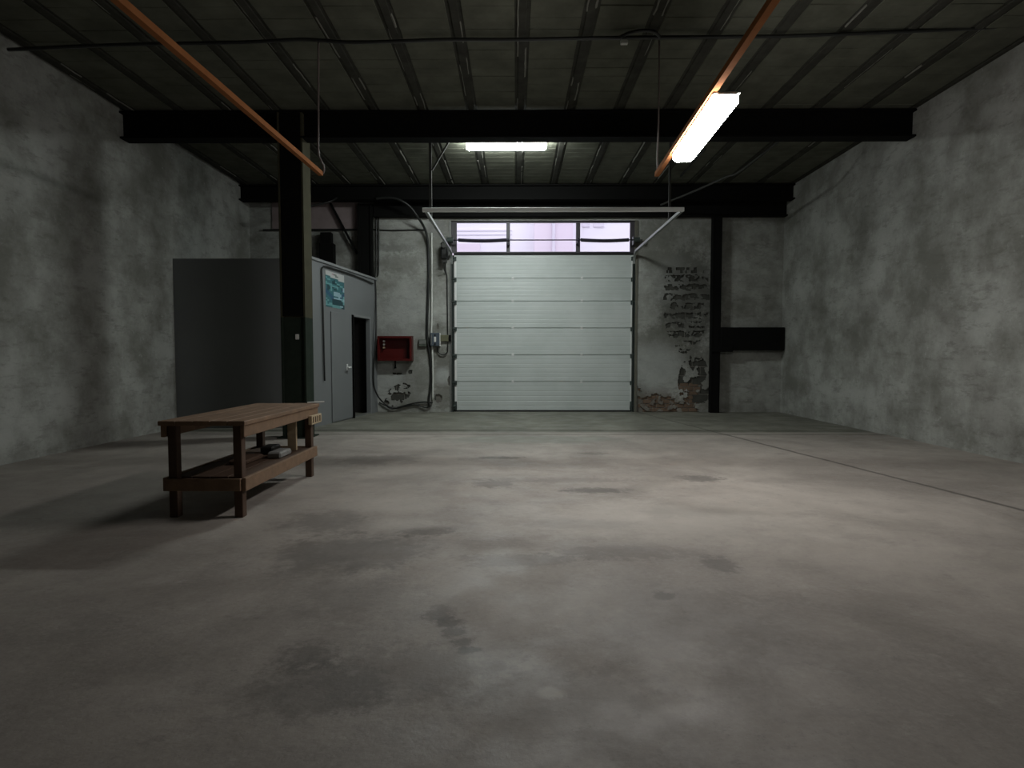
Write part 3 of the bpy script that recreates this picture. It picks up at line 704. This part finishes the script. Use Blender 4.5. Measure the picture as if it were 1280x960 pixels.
MB().box((a.x, yw - .1, b_.z), (b_.x, WY - .014, a.z), ch=.012).build('housing', 'blue_grey', cb_)
MB().box((b_.x + .002, yw - .07, b_.z - .01), (b_.x + .018, WY - .014, a.z), ch=.003).build('side_plate', 'white_plastic', cb_)
p0, p1 = at(542.3, 421, yw - .12), at(545, 427.3, yw - .12); MB().box((p0.x, yw - .112, p1.z), (p1.x, yw - .1, p0.z), ch=.003).build('label_plate', 'white_plastic', cb_)
for py, nm in ((419, 'button'), (430, 'button')):
    p = at(543.7, py, yw - .12); MB().tube([(p.x, yw - .099, p.z), (p.x, yw - .125, p.z)], .022, 10).build(nm, 'seal', cb_)
p = at(539.2, 424, yw - .12); MB().box((p.x - .01, yw - .106, b_.z + .04), (p.x + .01, yw - .1, a.z - .04)).build('ridge', 'mid_steel', cb_)
a, b_ = at(523, 424.3, yw - .05), at(532.8, 433, yw - .05)
jb = empty('junction_box', ((a.x + b_.x) / 2, WY, b_.z), 'small grey green junction box left of the thick black cable', 'junction box')
MB().box((a.x, yw - .03, b_.z), (b_.x, WY - .014, a.z), ch=.008).build('housing', 'box_green', jb); MB().box((a.x + .015, yw - .038, b_.z + .06), (b_.x - .015, yw - .03, a.z - .02), ch=.003).build('lid', 'mid_steel', jb)
a, b_ = at(550.3, 418.7, yw - .05), at(563.8, 426.8, yw - .05)
jb = empty('junction_box', ((a.x + b_.x) / 2, WY, b_.z), 'small olive junction box between the control box and the door track', 'junction box')
MB().box((a.x, yw - .02, b_.z), (b_.x - .07, WY - .014, a.z), ch=.008).build('housing', 'box_olive', jb); MB().box((b_.x - .065, yw - .02, b_.z), (b_.x - .0, WY - .014, a.z), ch=.006).build('end_cap', 'black_steel', jb)
# red open cabinet
yr = WY - .26
a, b_ = at(471.6, 420, yr), at(514.7, 451, yr)
rc = empty('red_cabinet', ((a.x + b_.x) / 2, WY, b_.z), 'open fronted red metal cabinet on the wall beside the office corner', 'cabinet')
x0, x1, z0, z1 = a.x, b_.x, b_.z, a.z
b = MB().box((x0, WY - .04, z0), (x1, WY - .016, z1)).box((x0, yr, z0), (x0 + .02, WY - .04, z1)).box((x1 - .02, yr, z0), (x1, WY - .04, z1)).box((x0 + .02, yr, z1 - .02), (x1 - .02, WY - .04, z1)).box((x0 + .02, yr, z0), (x1 - .02, WY - .04, z0 + .02))
b.build('cabinet_body', 'red', rc)
b = MB().box((x0 + .02, yr, z0 + .02), (x0 + .05, yr + .012, z1 - .02)).box((x1 - .05, yr, z0 + .02), (x1 - .02, yr + .012, z1 - .02)).box((x0 + .05, yr, z1 - .05), (x1 - .05, yr + .012, z1 - .02)).box((x0 + .05, yr, z0 + .02), (x1 - .05, yr + .012, z0 + .05))
b.build('front_rim', 'red', rc)
for py in (426.5, 430.5, 434.5):
    p = at(479.5, py, WY - .14); MB().tube([(p.x, WY - .041, p.z), (p.x, WY - .13, p.z)], .024, 10).build('white_knob', 'white_plastic' if py < 433 else 'wood_pale', rc)
p = at(494, 452, WY - .12); q = at(494, 460.5, WY - .12)
MB().tube([(p.x, WY - .12, z0 + .001), (p.x, WY - .12, q.z + .02)], .02, 8).tube([(p.x, WY - .12, q.z + .03), (p.x, WY - .12, q.z)], .03, 8).build('outlet_pipe', 'black_steel', rc)

# ================================================================ LAMPS
def lamp(name, c, L, wd, ht, axis, mat, label, turn=0., hbr=.16):
    """tray luminaire, emitting face down; c = centre of top; axis 0 -> along x, 1 -> along y"""
    root = empty(name, c, label, 'lamp')
    R = Matrix.Translation(c) if axis == 0 else Matrix.Translation(c) @ Matrix.Rotation(math.pi / 2 - turn, 4, 'Z')
    hb = ht * hbr
    MB().box((-L / 2, -wd / 2 * 1.02, -hb), (L / 2, wd / 2 * 1.02, 0), R, ch=.006).build('lamp_body', 'white_metal', root)
    # diffuser: trapezoid section with tapered ends
    y0, y1, y2 = wd / 2, wd / 2, wd / 2 * .72; z0, z1 = -hb - .001, -ht; zm = z0 + (z1 - z0) * .7
    ring = lambda x, k: [(x, -y0 * k, z0), (x, -y1 * k, zm), (x, -y2 * k, z1 * (1 if k == 1 else .95)), (x, y2 * k, z1 * (1 if k == 1 else .95)), (x, y1 * k, zm), (x, y0 * k, z0)]
    b = MB(); rings = [ring(-L / 2 + .005, .8), ring(-L / 2 + .05, 1), ring(L / 2 - .05, 1), ring(L / 2 - .005, .8)]
    for r in rings: b.v += [tuple(R @ Vector(p)) for p in r]
    for i in range(3):
        for k in range(6): a_ = i * 6 + k; c_ = i * 6 + (k + 1) % 6; b.f.append([a_, c_, c_ + 6, a_ + 6])
    b.f += [list(range(6)), list(range(18, 24))]
    b.build('diffuser', mat, root)
    for s in (-1, 1): MB().box((s * (L / 2 + .001), -wd * .36, -ht * .3), (s * (L / 2 + .012), wd * .36, -.002), R, ch=.005).build('end_cap', 'white_metal', root)
    return root
la, lb = at(583, 183, 11.27), at(683, 183, 11.27)
lamp('ceiling_lamp', Vector(((la.x + lb.x) / 2, 11.27, H - .032)), lb.x - la.x, .22, .12, 0, 'lamp_back', 'long lit white lamp on the ceiling behind the front beam', hbr=.42)
# orange rails
def rail(pend, yend_near, label, hangpx, dx_near=0):
    p = at(*pend, 7.66); z = p.z
    r_ = empty('hanging_rail', (p.x, 7.66, z), label, 'rail')
    q = Vector((p.x + dx_near, yend_near, z))
    MB().bar(p, q, .055, .055).build('rail_bar', 'orange_wood', r_)
    return p, q, r_
p, q, rr = rail((821, 218), 1.0, 'orange brown rail hanging beside the lit lamp at right', 0, -.22)
lc0, lc1 = at(852, 194, 6.8), at(905, 121, 5.25)
zl = p.z - .03
near = (1.80 + 2.03) / 2
LR = lamp('rail_lamp', Vector((1.885, 6.02, zl)), 1.57, .235, .1, 1, 'lamp_rail', 'lit white lamp slung under the right orange rail', turn=.035)
YCB = 7.5
zc = H - .06
c_top = at(824, 47, YCB)
cable('support_wire', [(at(824, 47, 7.62).x, 7.62, zc - .02), at(824, 100, 7.62), at(823, 160, 7.62), at(821.5, 195, 7.62), (p.x, 7.62, p.z + .03)], .011, 'brown_cord', 'thin cord holding up the end of the right orange rail', 'wire')
p, q, rr = rail((401, 217), 1.0, 'orange brown rail hanging in front of the left column', 0, -.2)
cable('support_wire', [(at(398, 50, 7.62).x, 7.62, zc - .02), at(398, 100, 7.62), at(398, 150, 7.62), at(398, 190, 7.62), at(401, 200, 7.62), at(404.5, 208, 7.64), at(404.5, 215, 7.68), (p.x, 7.68, p.z)], .013, 'brown_cord', 'thin cord curling onto the end of the left orange rail', 'wire')
cpts = [at(x_, y_, YCB) for x_, y_ in ((10, 62), (150, 56), (300, 53), (369, 49.5), (400, 50.5), (440, 53), (500, 51.5), (560, 49.5), (640, 49.5), (720, 48), (780, 47), (850, 46.5), (910, 46), (980, 45), (1120, 40), (1270, 33))]
cable('ceiling_cable', cpts, .022, 'cable', 'black cable strung across the ceiling blocks in front of the beams')
cable('spliced_wire', [at(776, 46, 7.45), at(788, 41, 7.42), at(805, 38, 7.4), at(818, 40, 7.42), at(825, 46, 7.48)], .02, 'cable', 'short arched wire above the ceiling cable near the right cord', 'wire')
p = at(780.5, 51.5, 7.42); tag(MB().box((p.x - .045, 7.41, p.z - .03), (p.x + .045, 7.46, p.z + .02), ch=.006).build('pale_clip', 'grey_pipe'), 'small pale clip on the ceiling cable', 'clip')
cable('ceiling_conduit', [(at(866, 222, 12.4).x, 13.3, H - .05), (at(866, 222, 12.4).x, 11.6, H - .05)], .02, 'cable', 'dark conduit on the ceiling joist at far right', 'pipe')

# ================================================================ BENCH
bxr = at(400, 505, 6.8).x; bz = at(400, 504, 6.8).z; by1 = 6.8; by0 = 4.9; bxl = bxr - .75
be = empty('wooden_workbench', ((bxl + bxr) / 2, (by0 + by1) / 2, 0), 'rough brown wooden workbench with a lower shelf at the left edge', 'workbench')
for i in range(5):
    xa = bxl + (bxr - bxl) * i / 5; MB().box((xa + .002, by0, bz - .04), (xa + .148, by1 + random.uniform(-.02, .01), bz + random.uniform(-.003, .003)), ch=.005).build('top_plank', 'wood', be)
MB().box((bxr - .05, by0 + .02, bz - .14), (bxr - .015, by1 - .03, bz - .042), ch=.004).build('apron', 'wood', be)
MB().box((bxl + .015, by0 + .02, bz - .14), (bxl + .05, by1 - .03, bz - .042), ch=.004).build('apron', 'wood', be)
lw = .075
for sx in (0, 1):
    for sy in (0, 1):
        xx = bxl + .055 if sx == 0 else bxr - .055 - lw; yy = by0 + .05 if sy == 0 else by1 - .08 - lw
        MB().box((xx, yy, 0), (xx + lw, yy + lw, bz - .042), ch=.005).build('leg', 'wood_dark', be)
rz0, rz1 = at(399, 571, 6.65).z, at(399, 558.5, 6.65).z
for xx in (bxl + .015, bxr - .05): MB().box((xx, by0 + .03, rz0), (xx + .035, by1 - .07, rz1), ch=.004).build('lower_rail', 'wood', be)
for yy in (by0 + .01, by1 - .078): MB().box((bxl + .055, yy, rz0 + .005), (bxr - .055, yy + .035 if yy < 6 else yy + .035, rz1 - .005), ch=.004).build('cross_rail', 'wood', be)
for i in range(4):
    xa = bxl + .056 + (bxr - bxl - .112) * i / 4; MB().box((xa + .003, by0 + .13, rz1 - .03), (xa + .155, by1 - .16, rz1 - .008), ch=.003).build('shelf_board', 'wood_dark', be)
a, b_ = at(387.5, 518.5, 6.5), at(400.5, 529, 6.72)
gb = empty('slotted_block', (bxr, 6.6, b_.z), 'pale slotted wooden block on the side of the workbench', 'block')
yy0, yy1 = 6.44, 6.76; zz1 = bz - .115; zz0 = zz1 - .1
MB().box((bxr - .012, yy0, zz0), (bxr + .03, yy1, zz1), ch=.004).build('block_body', 'wood_pale', gb)
for i in range(4): MB().box((bxr + .0302, yy0 + .03 + i * .072, zz0 + .02), (bxr + .034, yy0 + .055 + i * .072, zz1 - .015)).build('slot_shade', 'wood_dark', gb)  # raised dark strips, their colour stands in for shade in slots
pa_, pb_ = at(393, 533, 6.45), at(393, 557, 6.45)
tag(MB().box((bxr - .25, 6.44, rz1 - .007), (bxr - .15, 6.47, bz - .142), ch=.004).build('upright_board', 'wood_pale'), 'pale board standing upright on the workbench shelf', 'board')
tag(MB().tube([(bxr - .12, 6.72, bz + .014), (bxr + .05, 6.80, bz + .018)], .008, 8).build('pale_stick', 'white_plastic'), 'thin pale stick lying over the far corner of the workbench top', 'stick')
for i, (dx_, dy_, w_, l_, h_, m_, lab) in enumerate([(.12, 6.05, .14, .3, .06, 'bag', 'grey bundle on the lower workbench shelf'), (.33, 5.75, .18, .4, .04, 'wood_dark', 'dark offcut on the lower workbench shelf'), (.3, 6.25, .14, .22, .08, 'cable', 'black block on the lower workbench shelf near the upright board')]):
    xx = bxr - .06 - dx_; tag(MB().box((xx - w_ / 2, dy_ - l_ / 2, rz1 - .007), (xx + w_ / 2, dy_ + l_ / 2, rz1 + h_), ch=.015).build(('cloth_bundle', 'wood_offcut', 'tool_case')[i], m_), lab, ('bundle', 'offcut', 'case')[i])
